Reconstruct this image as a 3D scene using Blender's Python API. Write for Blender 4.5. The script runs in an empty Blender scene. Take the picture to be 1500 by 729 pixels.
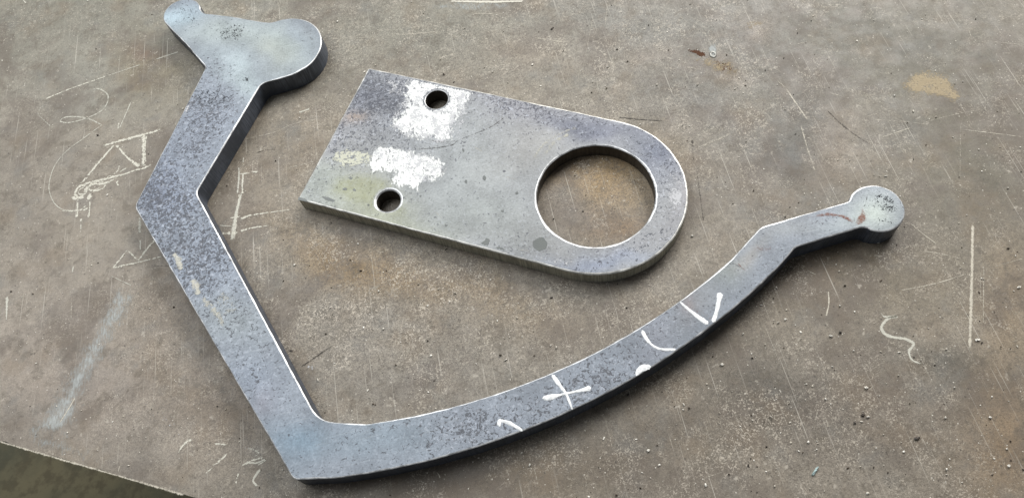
import bpy, bmesh, math, random
import numpy as np
from mathutils import Matrix, Vector, noise as mn
from mathutils.geometry import delaunay_2d_cdt
random.seed(7); rng = np.random.default_rng(7)

# ------------------------------------------------------------------ camera
sc = bpy.context.scene
COL = sc.collection
F = 1090.0; CAMH = 0.5486
PITCH, ROLL = math.radians(28.05), math.radians(-12.6)
ROT = Matrix.Rotation(PITCH, 3, 'X') @ Matrix.Rotation(ROLL, 3, 'Z')
RN = np.array(ROT)
cam = bpy.data.objects.new('camera', bpy.data.cameras.new('camera'))
cam.matrix_world = Matrix.Translation((0, 0, CAMH)) @ ROT.to_4x4()
cam.data.sensor_width = 36.0; cam.data.lens = 36.0 * F / 1500.0
cam.data.clip_start = 0.01; cam.data.clip_end = 60
COL.objects.link(cam); sc.camera = cam

# ------------------------------------------------------------------ light: daylight from an open bay beyond the table and from roof lights
sc.view_settings.view_transform = 'Standard'; sc.view_settings.look = 'None'
sc.view_settings.exposure = 0.0; sc.view_settings.gamma = 1.0
W = bpy.data.worlds.new('World'); sc.world = W; W.use_nodes = True
bg = W.node_tree.nodes['Background']
bg.inputs['Color'].default_value = (0.88, 0.94, 1.0, 1); bg.inputs['Strength'].default_value = 0.13

def area(name, loc, target, sx, sy, power, color):
    l = bpy.data.lights.new(name, 'AREA'); l.shape = 'RECTANGLE'; l.size = sx; l.size_y = sy
    l.energy = power; l.color = color
    o = bpy.data.objects.new(name, l); o.location = loc
    o.rotation_euler = (Vector(target) - Vector(loc)).to_track_quat('-Z', 'Y').to_euler()
    COL.objects.link(o); return o
area('bay_door_light', (1.5, 2.1, 1.7), (0, 0.3, 0), 1.5, 1.3, 104, (1.0, 0.98, 0.95))
area('roof_light', (-0.9, 1.5, 2.3), (0, 0.3, 0), 2.3, 2.0, 76, (0.95, 0.98, 1.0))

# ------------------------------------------------------------------ geometry helpers
def at(px, py, z=0.0):
    """point of the horizontal plane at height z that the photograph shows at (px, py)"""
    d = RN @ np.array([(px - 750) / F, -(py - 364.5) / F, -1.0])
    k = (CAMH - z) / -d[2]
    return np.array([d[0] * k, d[1] * k])
def pix(P, z=0.0):
    q = np.column_stack([P, np.full(len(P), z - CAMH)]) @ RN
    return np.column_stack([750 + F * q[:, 0] / -q[:, 2], 364.5 - F * q[:, 1] / -q[:, 2]])
def crop(ox, oy, s, pts):
    return [(ox + x / s, oy + y / s) for x, y in pts]
def W2(pts, z): return np.array([at(x, y, z) for x, y in pts])

def tag(o, label=None, cat=None, group=None, kind=None):
    for k, v in (('label', label), ('category', cat), ('group', group), ('kind', kind)):
        if v: o[k] = v
    return o
def empty(name, loc):
    o = bpy.data.objects.new(name, None); o.location = loc; o.empty_display_size = 0.02
    COL.objects.link(o); return o
def mesh_obj(name, verts, faces, mats, parent=None, attrs=None, uv=None, fmat=None, smooth=False):
    """one mesh object; vertices are given in scene coordinates"""
    v = np.asarray(verts, float)
    if parent is not None: v = v - np.array(parent.location) if parent.parent is None else v - np.array(parent.location) - np.array(parent.parent.location)
    me = bpy.data.meshes.new(name); me.from_pydata(v.tolist(), [], [list(map(int, f)) for f in faces])
    for m in (mats if isinstance(mats, (list, tuple)) else [mats]): me.materials.append(m)
    if fmat is not None: me.polygons.foreach_set('material_index', np.array(fmat, dtype=np.int32))
    if smooth: me.polygons.foreach_set('use_smooth', np.ones(len(me.polygons), dtype=bool))
    for k, a in (attrs or {}).items():
        a = np.asarray(a, dtype=np.float32)
        if a.ndim == 1:
            at_ = me.attributes.new(k, 'FLOAT', 'POINT'); at_.data.foreach_set('value', a)
        else:
            at_ = me.attributes.new(k, 'FLOAT_COLOR', 'POINT')
            at_.data.foreach_set('color', np.column_stack([a, np.ones(len(a))]).astype(np.float32).ravel())
    if uv is not None:
        l = me.uv_layers.new(name='UVMap'); idx = np.zeros(len(me.loops), dtype=np.int32)
        me.loops.foreach_get('vertex_index', idx)
        l.data.foreach_set('uv', np.asarray(uv, dtype=np.float32)[idx].ravel())
    me.update()
    o = bpy.data.objects.new(name, me); COL.objects.link(o)
    if parent is not None: o.parent = parent
    return o

# ------------------------------------------------------------------ node helpers
def lin(c): return tuple(((x / 255) / 12.92 if x / 255 <= 0.04045 else ((x / 255 + 0.055) / 1.055) ** 2.4) for x in c)
class NT:
    def __init__(s, name):
        s.m = bpy.data.materials.new(name); s.m.use_nodes = True; s.t = s.m.node_tree
        s.t.nodes.clear(); s.out = s.t.nodes.new('ShaderNodeOutputMaterial')
        s.tc = s.t.nodes.new('ShaderNodeTexCoord').outputs['Object']
    def put(s, sock, v):
        if isinstance(v, bpy.types.NodeSocket): s.t.links.new(v, sock)
        elif isinstance(v, (tuple, list)) and len(v) == 3 and sock.type == 'RGBA': sock.default_value = (*v, 1)
        else: sock.default_value = v
    def noise(s, scale, detail=4, rough=0.55, vec=None, out='Fac', dist=0.0):
        n = s.t.nodes.new('ShaderNodeTexNoise'); n.inputs['Scale'].default_value = scale
        n.inputs['Detail'].default_value = detail; n.inputs['Roughness'].default_value = rough
        n.inputs['Distortion'].default_value = dist
        s.put(n.inputs['Vector'], vec or s.tc); return n.outputs[out]
    def voro(s, scale, vec=None, out='Distance'):
        n = s.t.nodes.new('ShaderNodeTexVoronoi'); n.inputs['Scale'].default_value = scale
        s.put(n.inputs['Vector'], vec or s.tc); return n.outputs[out]
    def mapv(s, scale=(1, 1, 1), rot=0.0, loc=(0, 0, 0), vec=None):
        n = s.t.nodes.new('ShaderNodeMapping'); n.inputs['Scale'].default_value = scale
        n.inputs['Rotation'].default_value = (0, 0, rot); n.inputs['Location'].default_value = loc
        s.put(n.inputs['Vector'], vec or s.tc); return n.outputs[0]
    def ramp(s, v, a, b, lo=0.0, hi=1.0, smooth=True):
        n = s.t.nodes.new('ShaderNodeMapRange'); n.interpolation_type = 'SMOOTHSTEP' if smooth else 'LINEAR'
        s.put(n.inputs['Value'], v)
        for k, x in zip(('From Min', 'From Max', 'To Min', 'To Max'), (a, b, lo, hi)): s.put(n.inputs[k], x)
        return n.outputs[0]
    def math(s, op, a, b=0.0, c=None):
        n = s.t.nodes.new('ShaderNodeMath'); n.operation = op; s.put(n.inputs[0], a); s.put(n.inputs[1], b)
        if c is not None: s.put(n.inputs[2], c)
        return n.outputs[0]
    def mix(s, f, a, b, mode='MIX'):
        n = s.t.nodes.new('ShaderNodeMix'); n.data_type = 'RGBA'; n.blend_type = mode
        s.put(n.inputs[0], f); s.put(n.inputs[6], a); s.put(n.inputs[7], b); return n.outputs[2]
    def attr(s, name, out='Fac'):
        n = s.t.nodes.new('ShaderNodeAttribute'); n.attribute_name = name; return n.outputs[out]
    def bump(s, h, strength=0.5, dist=0.001, normal=None):
        n = s.t.nodes.new('ShaderNodeBump'); n.inputs['Strength'].default_value = strength
        n.inputs['Distance'].default_value = dist; s.put(n.inputs['Height'], h)
        if normal: s.put(n.inputs['Normal'], normal)
        return n.outputs[0]
    def finish(s, color, rough=0.5, metal=0.0, normal=None, alpha=None, spec=0.5):
        p = s.t.nodes.new('ShaderNodeBsdfPrincipled')
        s.put(p.inputs['Base Color'], color); s.put(p.inputs['Roughness'], rough); s.put(p.inputs['Metallic'], metal)
        s.put(p.inputs['Specular IOR Level'], spec)
        if normal: s.put(p.inputs['Normal'], normal)
        if alpha is not None: s.put(p.inputs['Alpha'], alpha)
        s.t.links.new(p.outputs[0], s.out.inputs[0]); return s.m

# ------------------------------------------------------------------ materials
def mat_table():
    n = NT('worn_mill_scale_table')
    tint = n.attr('tint', 'Color'); grit = n.attr('grit')
    a = n.noise(9, 5, 0.6); b = n.noise(55, 5, 0.65); c = n.noise(560, 4, 0.7, dist=.5); d = n.noise(1300, 2, 0.6)
    f = n.math('ADD', n.ramp(a, 0.3, 0.7, -0.12, 0.12), n.ramp(b, 0.3, 0.7, -0.09, 0.09))
    cc = n.math('MULTIPLY', n.ramp(c, 0.3, 0.7, -0.34, 0.34), grit)
    dd = n.math('MULTIPLY', n.ramp(d, 0.32, 0.68, -0.30, 0.30), grit)
    f = n.math('ADD', f, n.math('ADD', cc, dd)); f = n.math('ADD', f, 1.0)
    g = n.t.nodes.new('ShaderNodeCombineColor')
    for i in range(3): n.put(g.inputs[i], f)
    col = n.mix(1.0, tint, g.outputs[0], 'MULTIPLY')
    # brown / grey drift
    h = n.noise(22, 4, 0.6, n.mapv(loc=(3, 1, 0)))
    col = n.mix(n.ramp(h, 0.50, 0.70, 0, 0.45), col, lin((112, 97, 78)))
    h2 = n.noise(30, 4, 0.6, n.mapv(loc=(-5, 2, 4)))
    col = n.mix(n.ramp(h2, 0.52, 0.72, 0, 0.38), col, lin((100, 100, 97)))
    # mottled dirt film at hand scale, and pale granular scuffing
    h3 = n.noise(95, 5, .72, n.mapv(loc=(8, 3, 1)), dist=.6)
    col = n.mix(n.ramp(h3, .50, .66, 0, .55), col, lin((88, 80, 68)))
    h4 = n.noise(13, 5, .7, n.mapv(loc=(2, 9, 1)), dist=.4)
    col = n.mix(n.ramp(h4, .46, .64, 0, .60), col, lin((92, 82, 72)))
    wm = n.noise(480, 2, .5, n.mapv(loc=(2, 2, 8)), dist=1.6)
    sc_ = n.ramp(n.noise(26, 4, .7, n.mapv(loc=(6, 6, 3))), .42, .62)
    col = n.mix(n.math('MULTIPLY', n.math('MULTIPLY', n.ramp(wm, .53, .64), n.math('MULTIPLY', sc_, .65)), grit), col, lin((196, 186, 170)))
    wd = n.noise(420, 2, .5, n.mapv(loc=(5, 1, 4)), dist=1.4)
    col = n.mix(n.math('MULTIPLY', n.math('MULTIPLY', n.ramp(wd, .55, .67), .55), grit), col, lin((70, 62, 54)))
    # fine hairline scratches in a few directions
    for i, (rot, s1, thr) in enumerate([(0.35, 1, .70), (-0.25, 1.3, .70), (1.3, .9, .71), (2.1, 1.1, .72), (0.9, 1.6, .71)]):
        v = n.mapv((700 * s1, 9 * s1, 1), rot, (i * 3.1, i, 0))
        s = n.noise(1.0, 1, 0.4, v)
        m = n.math('MULTIPLY', n.ramp(s, thr, thr + .06), n.ramp(n.noise(14, 2, .5, n.mapv(loc=(i, 2 * i, 5))), .45, .65))
        col = n.mix(n.math('MULTIPLY', m, 0.45), col, lin((196, 190, 178)))
    # chalky crumbs smeared in, pale and dark specks
    v1 = n.voro(260); m1 = n.math('MULTIPLY', n.ramp(v1, 0.16, 0.06), n.ramp(n.noise(300, 0, .5, n.mapv(loc=(9, 9, 9))), .56, .62))
    col = n.mix(n.math('MULTIPLY', m1, 0.75), col, lin((214, 208, 196)))
    v2 = n.voro(170, n.mapv(loc=(4, 7, 0))); m2 = n.math('MULTIPLY', n.ramp(v2, 0.17, 0.07), n.ramp(n.noise(190, 0, .5, n.mapv(loc=(2, 5, 1))), .55, .61))
    col = n.mix(n.math('MULTIPLY', m2, 0.65), col, lin((58, 52, 46)))
    w = n.noise(140, 3, .7, n.mapv(loc=(1, 6, 2)))
    col = n.mix(n.ramp(w, .64, .74, 0, .40), col, lin((190, 182, 168)))
    ro = n.ramp(n.noise(60, 4, .6), .3, .7, .50, .66)
    hgt = n.math('ADD', n.math('MULTIPLY', c, 0.6), n.math('ADD', n.math('MULTIPLY', d, 0.4), n.math('MULTIPLY', m1, .5)))
    nb = n.bump(hgt, 0.35, 0.0006)
    return n.finish(col, ro, 0.0, nb, spec=0.45)

def mat_steel_top(name, speckdark, warm=0.0):
    n = NT(name)
    tint = n.attr('tint', 'Color'); sp = n.attr('speck')
    a = n.noise(40, 4, .6); b = n.noise(210, 4, .7); c = n.noise(600, 3, .6)
    f = n.math('ADD', n.ramp(a, .3, .7, -.14, .14), n.ramp(c, .3, .7, -.12, .12)); f = n.math('ADD', f, 1.0)
    g = n.t.nodes.new('ShaderNodeCombineColor')
    for i in range(3): n.put(g.inputs[i], f)
    col = n.mix(1.0, tint, g.outputs[0], 'MULTIPLY')
    # mottled mill scale: irregular worm-like flecks where speck is high
    v = n.noise(330, 3, .62, dist=1.1); v2 = n.noise(120, 5, .70, n.mapv(loc=(3, 3, 3)), dist=.8)
    thr = n.ramp(sp, 0, 1, .70, .38, False)
    m = n.ramp(v, thr, n.math('ADD', thr, .07)); 
    col = n.mix(n.math('MULTIPLY', m, .80), col, speckdark)
    m3 = n.ramp(v2, n.math('ADD', thr, .04), n.math('ADD', thr, .14))
    col = n.mix(n.math('MULTIPLY', m3, .30), col, lin((72, 70, 72)))
    # pale flecks
    v4 = n.noise(380, 2, .6, n.mapv(loc=(7, 1, 3)), dist=.5)
    m4 = n.math('MULTIPLY', n.ramp(v4, .56, .68), n.ramp(sp, 0, .7, .0, .26))
    col = n.mix(m4, col, lin((205, 210, 220)))
    # tiny pits everywhere
    pv = n.voro(200); m5 = n.math('MULTIPLY', n.ramp(pv, .17, .08), n.ramp(n.noise(90, 1, .5, n.mapv(loc=(5, 5, 1))), .58, .66))
    col = n.mix(n.math('MULTIPLY', m5, .6), col, lin((60, 62, 70)))
    # brushed wear
    br = n.noise(1.0, 2, .5, n.mapv((25, 600, 1), 0.5)); col = n.mix(n.ramp(br, .60, .72, 0, .07), col, lin((215, 218, 218)))
    ro = n.math('ADD', n.ramp(b, .3, .7, .44, .56), n.math('MULTIPLY', m, .12))
    nb = n.bump(n.math('SUBTRACT', n.math('MULTIPLY', c, .5), m), .22, .0005)
    return n.finish(col, ro, 0.3, nb, spec=0.5)

def mat_side(name, c1, c2, lines, rough=.5, metal=.5):
    n = NT(name)
    uvn = n.t.nodes.new('ShaderNodeUVMap'); uvn.uv_map = 'UVMap'
    v = n.mapv((lines * 1.7, lines * .06, 1), 0.12, vec=uvn.outputs[0])
    s = n.noise(1.0, 3, .6, v); a = n.noise(45, 4, .6); b = n.noise(500, 3, .6)
    col = n.mix(n.ramp(a, .35, .65), c1, c2)
    col = n.mix(n.ramp(s, .46, .58, 0, .75), col, tuple(x * .45 for x in c1))
    col = n.mix(n.ramp(b, .5, .7, 0, .3), col, tuple(min(1, x * 1.5) for x in c2))
    nb = n.bump(n.math('ADD', s, n.math('MULTIPLY', b, .4)), .45, .0006)
    return n.finish(col, rough, metal, nb)

def mat_bevel(name, col1, rough=.32, metal=.8):
    n = NT(name)
    a = n.noise(120, 3, .6); b = n.noise(700, 2, .6)
    w = n.noise(16, 4, .7)
    col = n.mix(n.ramp(a, .35, .60), tuple(x * .55 for x in col1), col1)
    col = n.mix(n.ramp(w, .44, .58, .50, 0), col, tuple(x * .34 for x in col1))
    nb = n.bump(b, .3, .0003)
    return n.finish(col, n.ramp(a, .3, .7, rough, rough + .15), metal, nb)

def mat_decal(name, color, lo=.42, hi=.85, nscale=900, nw=1.5, rough=.9, stretch=None, spec=.3, color2=None, big=120, maxa=1.0, metal=0.0):
    """thin deposit lying on a surface; attribute 'a' is its thickness (0 at the rim), grain breaks it up"""
    n = NT(name)
    vec = n.mapv(stretch[0], stretch[1]) if stretch else n.tc
    g = n.noise(nscale, 3, .65, vec); h = n.noise(big, 3, .6)
    s = n.math('ADD', n.attr('a'), n.math('MULTIPLY', n.math('SUBTRACT', g, .5), nw))
    s = n.math('ADD', s, n.math('MULTIPLY', n.math('SUBTRACT', h, .5), nw * .9))
    al = n.math('MULTIPLY', n.ramp(s, lo, hi), maxa)
    col = n.mix(n.ramp(h, .35, .65), color, color2 or tuple(x * .85 for x in color))
    return n.finish(col, rough, metal, None, al, spec)

M = {}
M['table'] = mat_table()
M['arm_top'] = mat_steel_top('blue_grey_mill_scale', lin((70, 71, 76)))
M['plate_top'] = mat_steel_top('grey_mill_scale', lin((70, 72, 80)))
M['arm_side'] = mat_side('dark_blue_cut_side', lin((100, 108, 122)), lin((74, 80, 90)), 500, .42, .3)
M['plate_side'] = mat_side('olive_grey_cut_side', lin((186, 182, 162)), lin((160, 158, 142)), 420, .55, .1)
M['hole_side'] = mat_side('shaded_hole_side', lin((84, 78, 70)), lin((62, 58, 52)), 420, .5, .3)  # darker than the outer cut side: shade inside the holes put into the colour
M['bevel'] = mat_bevel('bare_ground_edge', (.80, .80, .80), .40)
M['bevel2'] = mat_bevel('warm_ground_edge', (.84, .82, .77), .40, .7)
M['chalk'] = mat_decal('white_chalk', lin((212, 208, 194)), .26, 1.0, 620, 2.8, big=300, maxa=.92)
M['chalk_faint'] = mat_decal('rubbed_chalk', lin((210, 207, 194)), .25, .95, 700, 1.5, maxa=.8, big=260)
M['chalk_thick'] = mat_decal('thick_white_primer', (.84, .84, .82), .16, .74, 620, 3.6, big=200, color2=(.72, .73, .71), maxa=.97, stretch=((1, .45, 1), 0.5))
M['chalk_yellow'] = mat_decal('yellowish_primer_haze', lin((196, 198, 158)), .05, 1.5, 900, .9, maxa=.62, big=300)
M['pale_scuff'] = mat_decal('pale_scuff', lin((188, 180, 166)), .55, 1.1, 520, 2.4, big=140, maxa=.55)
M['chalk_yellow_streak'] = mat_decal('yellowish_primer_streak', lin((214, 214, 196)), .50, 1.0, 480, 3.0, big=170, maxa=.85)
M['smear'] = mat_decal('pale_blue_smear', lin((190, 194, 192)), .0, 1.6, 700, 2.4, maxa=.78, stretch=((1, .25, 1), 0.45))
M['scratch'] = mat_decal('pale_scratch', lin((200, 192, 176)), .30, 1.2, 700, 1.6, rough=.5, big=200)
M['dark_scratch'] = mat_decal('dark_gouge', lin((60, 54, 48)), .30, 1.4, 700, 2.0, rough=.6, big=200)
M['rust'] = mat_decal('red_rust', lin((140, 94, 74)), .10, 1.5, 700, 1.8, color2=lin((132, 78, 62)), maxa=.85)
M['rust_dark'] = mat_decal('brown_rust_crumbs', lin((84, 54, 36)), .48, .66, 800, 2.2, maxa=.9)
M['oil'] = mat_decal('dark_oil', lin((88, 92, 88)), .30, .50, 500, .5, rough=.35, spec=.6, maxa=.85)
M['tan'] = mat_decal('tan_stain', lin((178, 162, 134)), .05, 1.1, 600, 2.4, maxa=.80)
M['pits'] = mat_decal('dark_pits', lin((62, 64, 68)), .66, .84, 900, 2.8, big=320, maxa=.85)
M['pale_wear'] = mat_decal('pale_wear', lin((206, 206, 208)), .50, .95, 620, 2.2, big=120, maxa=.85, rough=.5)
n_ = NT('white_paint_pen'); M['paint'] = n_.finish(n_.mix(n_.ramp(n_.noise(420, 4), .38, .60), (.62, .63, .63), (.86, .86, .85)), .6, 0, n_.bump(n_.noise(900, 3), .6, .0006))

# ------------------------------------------------------------------ painted fields (surface colours by place, some shade and sheen painted in)
def field(P, z, base, spots):
    """P: Nx2 plane points; spots: (px, py, rx, ry, angle, colour, weight)"""
    q = pix(P, z); c = np.tile(np.array(base, float), (len(P), 1))
    # wobble so that no spot keeps a clean outline
    wob = np.array([[mn.fractal((x * 11, y * 11, k * 7.3), 1.0, 2.0, 4) for k in (0, 1)] for x, y in P]) * 34
    q = q + wob
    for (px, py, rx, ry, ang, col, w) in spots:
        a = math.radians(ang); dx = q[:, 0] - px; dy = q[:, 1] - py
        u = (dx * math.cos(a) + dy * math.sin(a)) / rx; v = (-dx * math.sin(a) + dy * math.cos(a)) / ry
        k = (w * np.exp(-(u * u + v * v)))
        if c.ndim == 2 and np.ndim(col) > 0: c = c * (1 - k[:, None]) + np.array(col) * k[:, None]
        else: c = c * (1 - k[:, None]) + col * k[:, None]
    return c

# ------------------------------------------------------------------ floor and table
floor = mesh_obj('floor', [(-4, -3, -.86), (4, -3, -.86), (4, 5, -.86), (-4, 5, -.86)], [(0, 1, 2, 3)], None or (lambda n: n.finish(
    n.mix(n.ramp(n.noise(5, 5, .6), .35, .65), n.mix(n.ramp(n.noise(28, 5, .7), .45, .6), lin((118, 110, 84)), lin((98, 90, 68))), lin((84, 84, 68))),
    .8, 0, n.bump(n.noise(60, 5, .7), .4, .004)))(NT('dusty_concrete')))
tag(floor, kind='structure')

A0, A1 = at(0, 645), at(290, 729)          # near edge of the table top
ex = (A1 - A0) / np.linalg.norm(A1 - A0); ey = np.array([-ex[1], ex[0]])
TC = A0
TX0, TX1, TY1 = -0.55, 1.55, 1.35
table = tag(empty('steel_table', (float(TC[0]), float(TC[1]), -0.86)),
            'worn brown grey steel table covered in chalk marks and grit', 'table')
def tpt(u, v): return TC + ex * u + ey * v

def spots_table():
    L = lin
    G = 0.80
    def c(r, g, b): return tuple(x * k for x, k in zip(L((r, g, b)), (G * 1.01, G * .985, G * .93)))
    return c(138, 131, 121), [
        (150, 40, 330, 170, 0, c(133, 132, 122), .9), (330, 170, 40, 40, 0, c(128, 118, 104), .6), (130, 130, 90, 50, -10, c(150, 152, 146), .55), (60, 330, 150, 200, 0, c(147, 139, 129), .85),
        (120, 560, 190, 110, 15, c(156, 146, 138), .8), (240, 100, 66, 52, 0, c(116, 106, 86), .85),  # brown beside the lobe: stain with the arm's shade painted in
        (243, 78, 22, 10, 0, c(142, 100, 76), .55), (620, 40, 280, 80, 0, c(131, 129, 120), .85),
        (430, 210, 90, 70, 0, c(140, 126, 108), .5), (400, 330, 70, 60, 0, c(146, 136, 122), .5),
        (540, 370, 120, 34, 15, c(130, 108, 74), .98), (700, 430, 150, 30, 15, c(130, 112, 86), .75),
        (560, 470, 160, 70, 0, c(140, 133, 124), .6), (620, 560, 120, 40, -8, c(134, 130, 124), .6),
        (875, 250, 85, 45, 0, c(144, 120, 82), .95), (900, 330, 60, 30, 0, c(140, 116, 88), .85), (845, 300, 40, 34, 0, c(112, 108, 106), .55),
        (350, 440, 60, 90, 25, c(120, 112, 100), .4), (270, 420, 60, 90, 25, c(122, 108, 94), .6), (330, 600, 70, 70, 30, c(124, 110, 96), .6),  # brown spots outside the left limb paint its soft shadow on the table
        (1080, 60, 170, 90, 0, c(110, 110, 106), .85), (1104, 36, 46, 22, 0, c(146, 118, 104), .55),
        (960, 60, 50, 22, -20, c(150, 128, 110), .5), (790, 70, 60, 20, 0, c(158, 144, 128), .4),
        (1072, 168, 36, 8, 0, c(124, 98, 90), .55), (1150, 205, 62, 46, 0, c(50, 54, 57), .88), (1090, 165, 60, 24, 0, c(96, 94, 92), .6), (1000, 140, 60, 40, 0, c(120, 118, 114), .5),
        (1110, 150, 90, 60, 0, c(128, 126, 120), .4), (1050, 90, 38, 18, 25, c(148, 128, 108), .6),
        (1300, 60, 220, 110, 0, c(108, 106, 97), .92), (1420, 230, 130, 170, 0, c(103, 98, 85), .9), (1250, 300, 120, 60, 0, c(124, 119, 110), .7), (960, 20, 160, 60, 0, c(120, 119, 115), .8),
        (1310, 180, 50, 26, 0, c(94, 93, 89), .6), (1230, 210, 40, 36, 0, c(138, 124, 112), .5),
        (1190, 398, 130, 44, -18, c(84, 70, 50), .88), (1080, 520, 120, 50, -30, c(118, 108, 94), .5),  # first spot: brown zone under the right arm, its shade deepened by colour
        (1130, 590, 90, 60, 0, c(66, 67, 66), .8), (1390, 545, 80, 28, 0, c(70, 73, 70), .8), (1180, 180, 30, 60, -20, c(100, 98, 94), .5), (1060, 250, 60, 40, 0, c(118, 112, 104), .5), (1300, 430, 120, 60, 0, c(112, 103, 88), .7),
        (1260, 640, 150, 90, 0, c(112, 104, 96), .7), (1470, 640, 70, 120, 0, c(130, 110, 86), .8), (1480, 440, 40, 90, 0, c(136, 118, 94), .6),
        (900, 650, 220, 50, -15, c(98, 88, 76), .8), (650, 710, 260, 36, -5, c(90, 80, 66), .85), (1000, 690, 120, 40, 0, c(120, 112, 102), .5),  # dark brown below the lower limb: soil plus painted contact shade
    ]
def make_tabletop():
    nu, nv = 330, 215
    us = np.linspace(TX0, TX1, nu); vs = np.linspace(0, TY1, nv)
    U, V = np.meshgrid(us, vs); P = TC + U.reshape(-1, 1) * ex + V.reshape(-1, 1) * ey
    # slightly chewed near edge
    e = np.array([mn.fractal((u * 60, 0, 0), 1, 2, 3) * .0011 for u in us]); P[:nu] += e[:, None] * ey
    base, sp = spots_table()
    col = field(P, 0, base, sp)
    q = pix(P); grit = np.ones(len(P)) * .8
    for (x, y, rx, ry, v) in [(100, 300, 170, 320, .35), (80, 600, 120, 120, .45), (1350, 60, 220, 120, .5), (1440, 200, 120, 120, .55), (560, 470, 250, 90, 1.35), (850, 60, 260, 60, 1.2), (870, 290, 90, 70, 1.3), (1000, 150, 150, 80, 1.2), (540, 380, 150, 60, 1.4), (1150, 600, 150, 90, 1.2)]:
        k = np.exp(-(((q[:, 0] - x) / rx) ** 2 + ((q[:, 1] - y) / ry) ** 2)); grit = grit * (1 - k) + v * k
    grit = grit * .82
    verts = np.column_stack([P, np.zeros(len(P))])
    idx = np.arange(nu * nv).reshape(nv, nu)
    faces = np.stack([idx[:-1, :-1], idx[:-1, 1:], idx[1:, 1:], idx[1:, :-1]], -1).reshape(-1, 4).tolist()
    # rim and underside (12 mm plate)
    loop = list(idx[0]) + list(idx[1:, -1]) + list(idx[-1, -2::-1]) + list(idx[-2:0:-1, 0])
    n0 = len(verts); low = verts[loop].copy(); low[:, 2] = -.012; verts = np.vstack([verts, low])
    m = len(loop)
    for i in range(m): j = (i + 1) % m; faces.append([loop[i], n0 + i, n0 + j, loop[j]])
    faces.append([n0 + i for i in range(m - 1, -1, -1)])
    col = np.vstack([col, col[loop] * .6]); grit = np.concatenate([grit, grit[loop]])
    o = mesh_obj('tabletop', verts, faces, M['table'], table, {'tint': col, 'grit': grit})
    return o
tabletop = make_tabletop()
def box(name, c, ax, ay, hx, hy, z0, z1, mat, parent):
    c = np.array(c); vs = []
    for z in (z0, z1):
        for sx, sy in ((-1, -1), (1, -1), (1, 1), (-1, 1)):
            p = c + ax * hx * sx + ay * hy * sy; vs.append((p[0], p[1], z))
    return mesh_obj(name, vs, [(3, 2, 1, 0), (4, 5, 6, 7), (0, 1, 5, 4), (1, 2, 6, 5), (2, 3, 7, 6), (3, 0, 4, 7)], mat, parent)
M['frame'] = (lambda n: n.finish(n.mix(n.ramp(n.noise(20, 4), .4, .6), lin((70, 66, 60)), lin((88, 76, 62))), .6, .3))(NT('dull_frame_steel'))
for u in (TX0 + .12, TX1 - .12):
    for v in (.35, TY1 - .12): box('leg', tpt(u, v), ex, ey, .04, .04, -.859, -.0125, M['frame'], table)

# ------------------------------------------------------------------ decals: strokes and patches lying on a surface
def smooth_line(P, step=.0012):
    P = np.asarray(P, float)
    if len(P) == 2: Q = P
    else:
        E_ = np.vstack([2 * P[0] - P[1], P, 2 * P[-1] - P[-2]]); Q = []
        for i in range(1, len(E_) - 2):
            for t in np.linspace(0, 1, 12, endpoint=False):
                a, b, c, d = E_[i - 1], E_[i], E_[i + 1], E_[i + 2]
                Q.append(.5 * ((2 * b) + (-a + c) * t + (2 * a - 5 * b + 4 * c - d) * t * t + (-a + 3 * b - 3 * c + d) * t ** 3))
        Q.append(P[-1]); Q = np.array(Q)
    s = np.concatenate([[0], np.cumsum(np.linalg.norm(np.diff(Q, axis=0), axis=1))])
    n = max(4, int(s[-1] / step)); t = np.linspace(0, s[-1], n)
    return np.column_stack([np.interp(t, s, Q[:, 0]), np.interp(t, s, Q[:, 1])]), t / s[-1]
ZL = [0.0]
def stroke(name, pts, w, mat, parent, z=0.0, strength=1.0, lift=.00012, ends=.06, wf=None, dome=0.0):
    """pts in photo pixels on height z; w = full width in mm (or list along the line)"""
    ZL[0] = (ZL[0] + .000006) % .00012
    P, t = smooth_line(W2(pts, z))
    tan = np.gradient(P, axis=0); tan /= np.linalg.norm(tan, axis=1)[:, None] + 1e-12; nor = np.column_stack([-tan[:, 1], tan[:, 0]])
    ws = np.interp(t, np.linspace(0, 1, len(w)), w) if isinstance(w, (list, tuple)) else np.full(len(P), w)
    ws = ws * .001 * (1 + .22 * np.array([mn.noise((p[0] * 260, p[1] * 260, 3.3)) for p in P]))
    if dome:   # rounded ends for wet paint
        L = np.linalg.norm(np.diff(P, axis=0), axis=1).sum(); d0 = t * L; d1 = (1 - t) * L
        ws = ws * (1 + .16 * np.array([mn.noise((p[0] * 900, p[1] * 900, 1.3)) for p in P]) + .10 * np.array([mn.noise((p[0] * 2200, p[1] * 2200, 6.3)) for p in P]))
        for d in (d0, d1):
            r = ws / 2; ws = np.where(d < r, ws * np.sqrt(np.clip(1 - ((r - d) / r) ** 2, .02, 1)), ws)
    K = 7; vs = []; a = []
    for k in range(K):
        x = k / (K - 1) * 2 - 1
        h = dome * max(0, 1 - x * x) ** .5 if dome else 0
        q = P + nor * (ws * x / 2)[:, None]
        vs.append(np.column_stack([q, np.full(len(q), z + lift + (ZL[0] if not dome else 0) + h)]))
        e = np.clip(np.minimum(t, 1 - t) / ends, 0, 1)
        a.append((1 - abs(x) ** 1.6) * strength * e)
    n = len(P); vs = np.vstack(vs); a = np.concatenate(a)
    fs = [(k * n + i, k * n + i + 1, (k + 1) * n + i + 1, (k + 1) * n + i) for k in range(K - 1) for i in range(n - 1)]
    fs = [f[::-1] for f in fs]
    fs = [f[::-1] for f in fs]
    return mesh_obj(name, vs, fs, mat, parent, {'a': a}, smooth=bool(dome))
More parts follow.
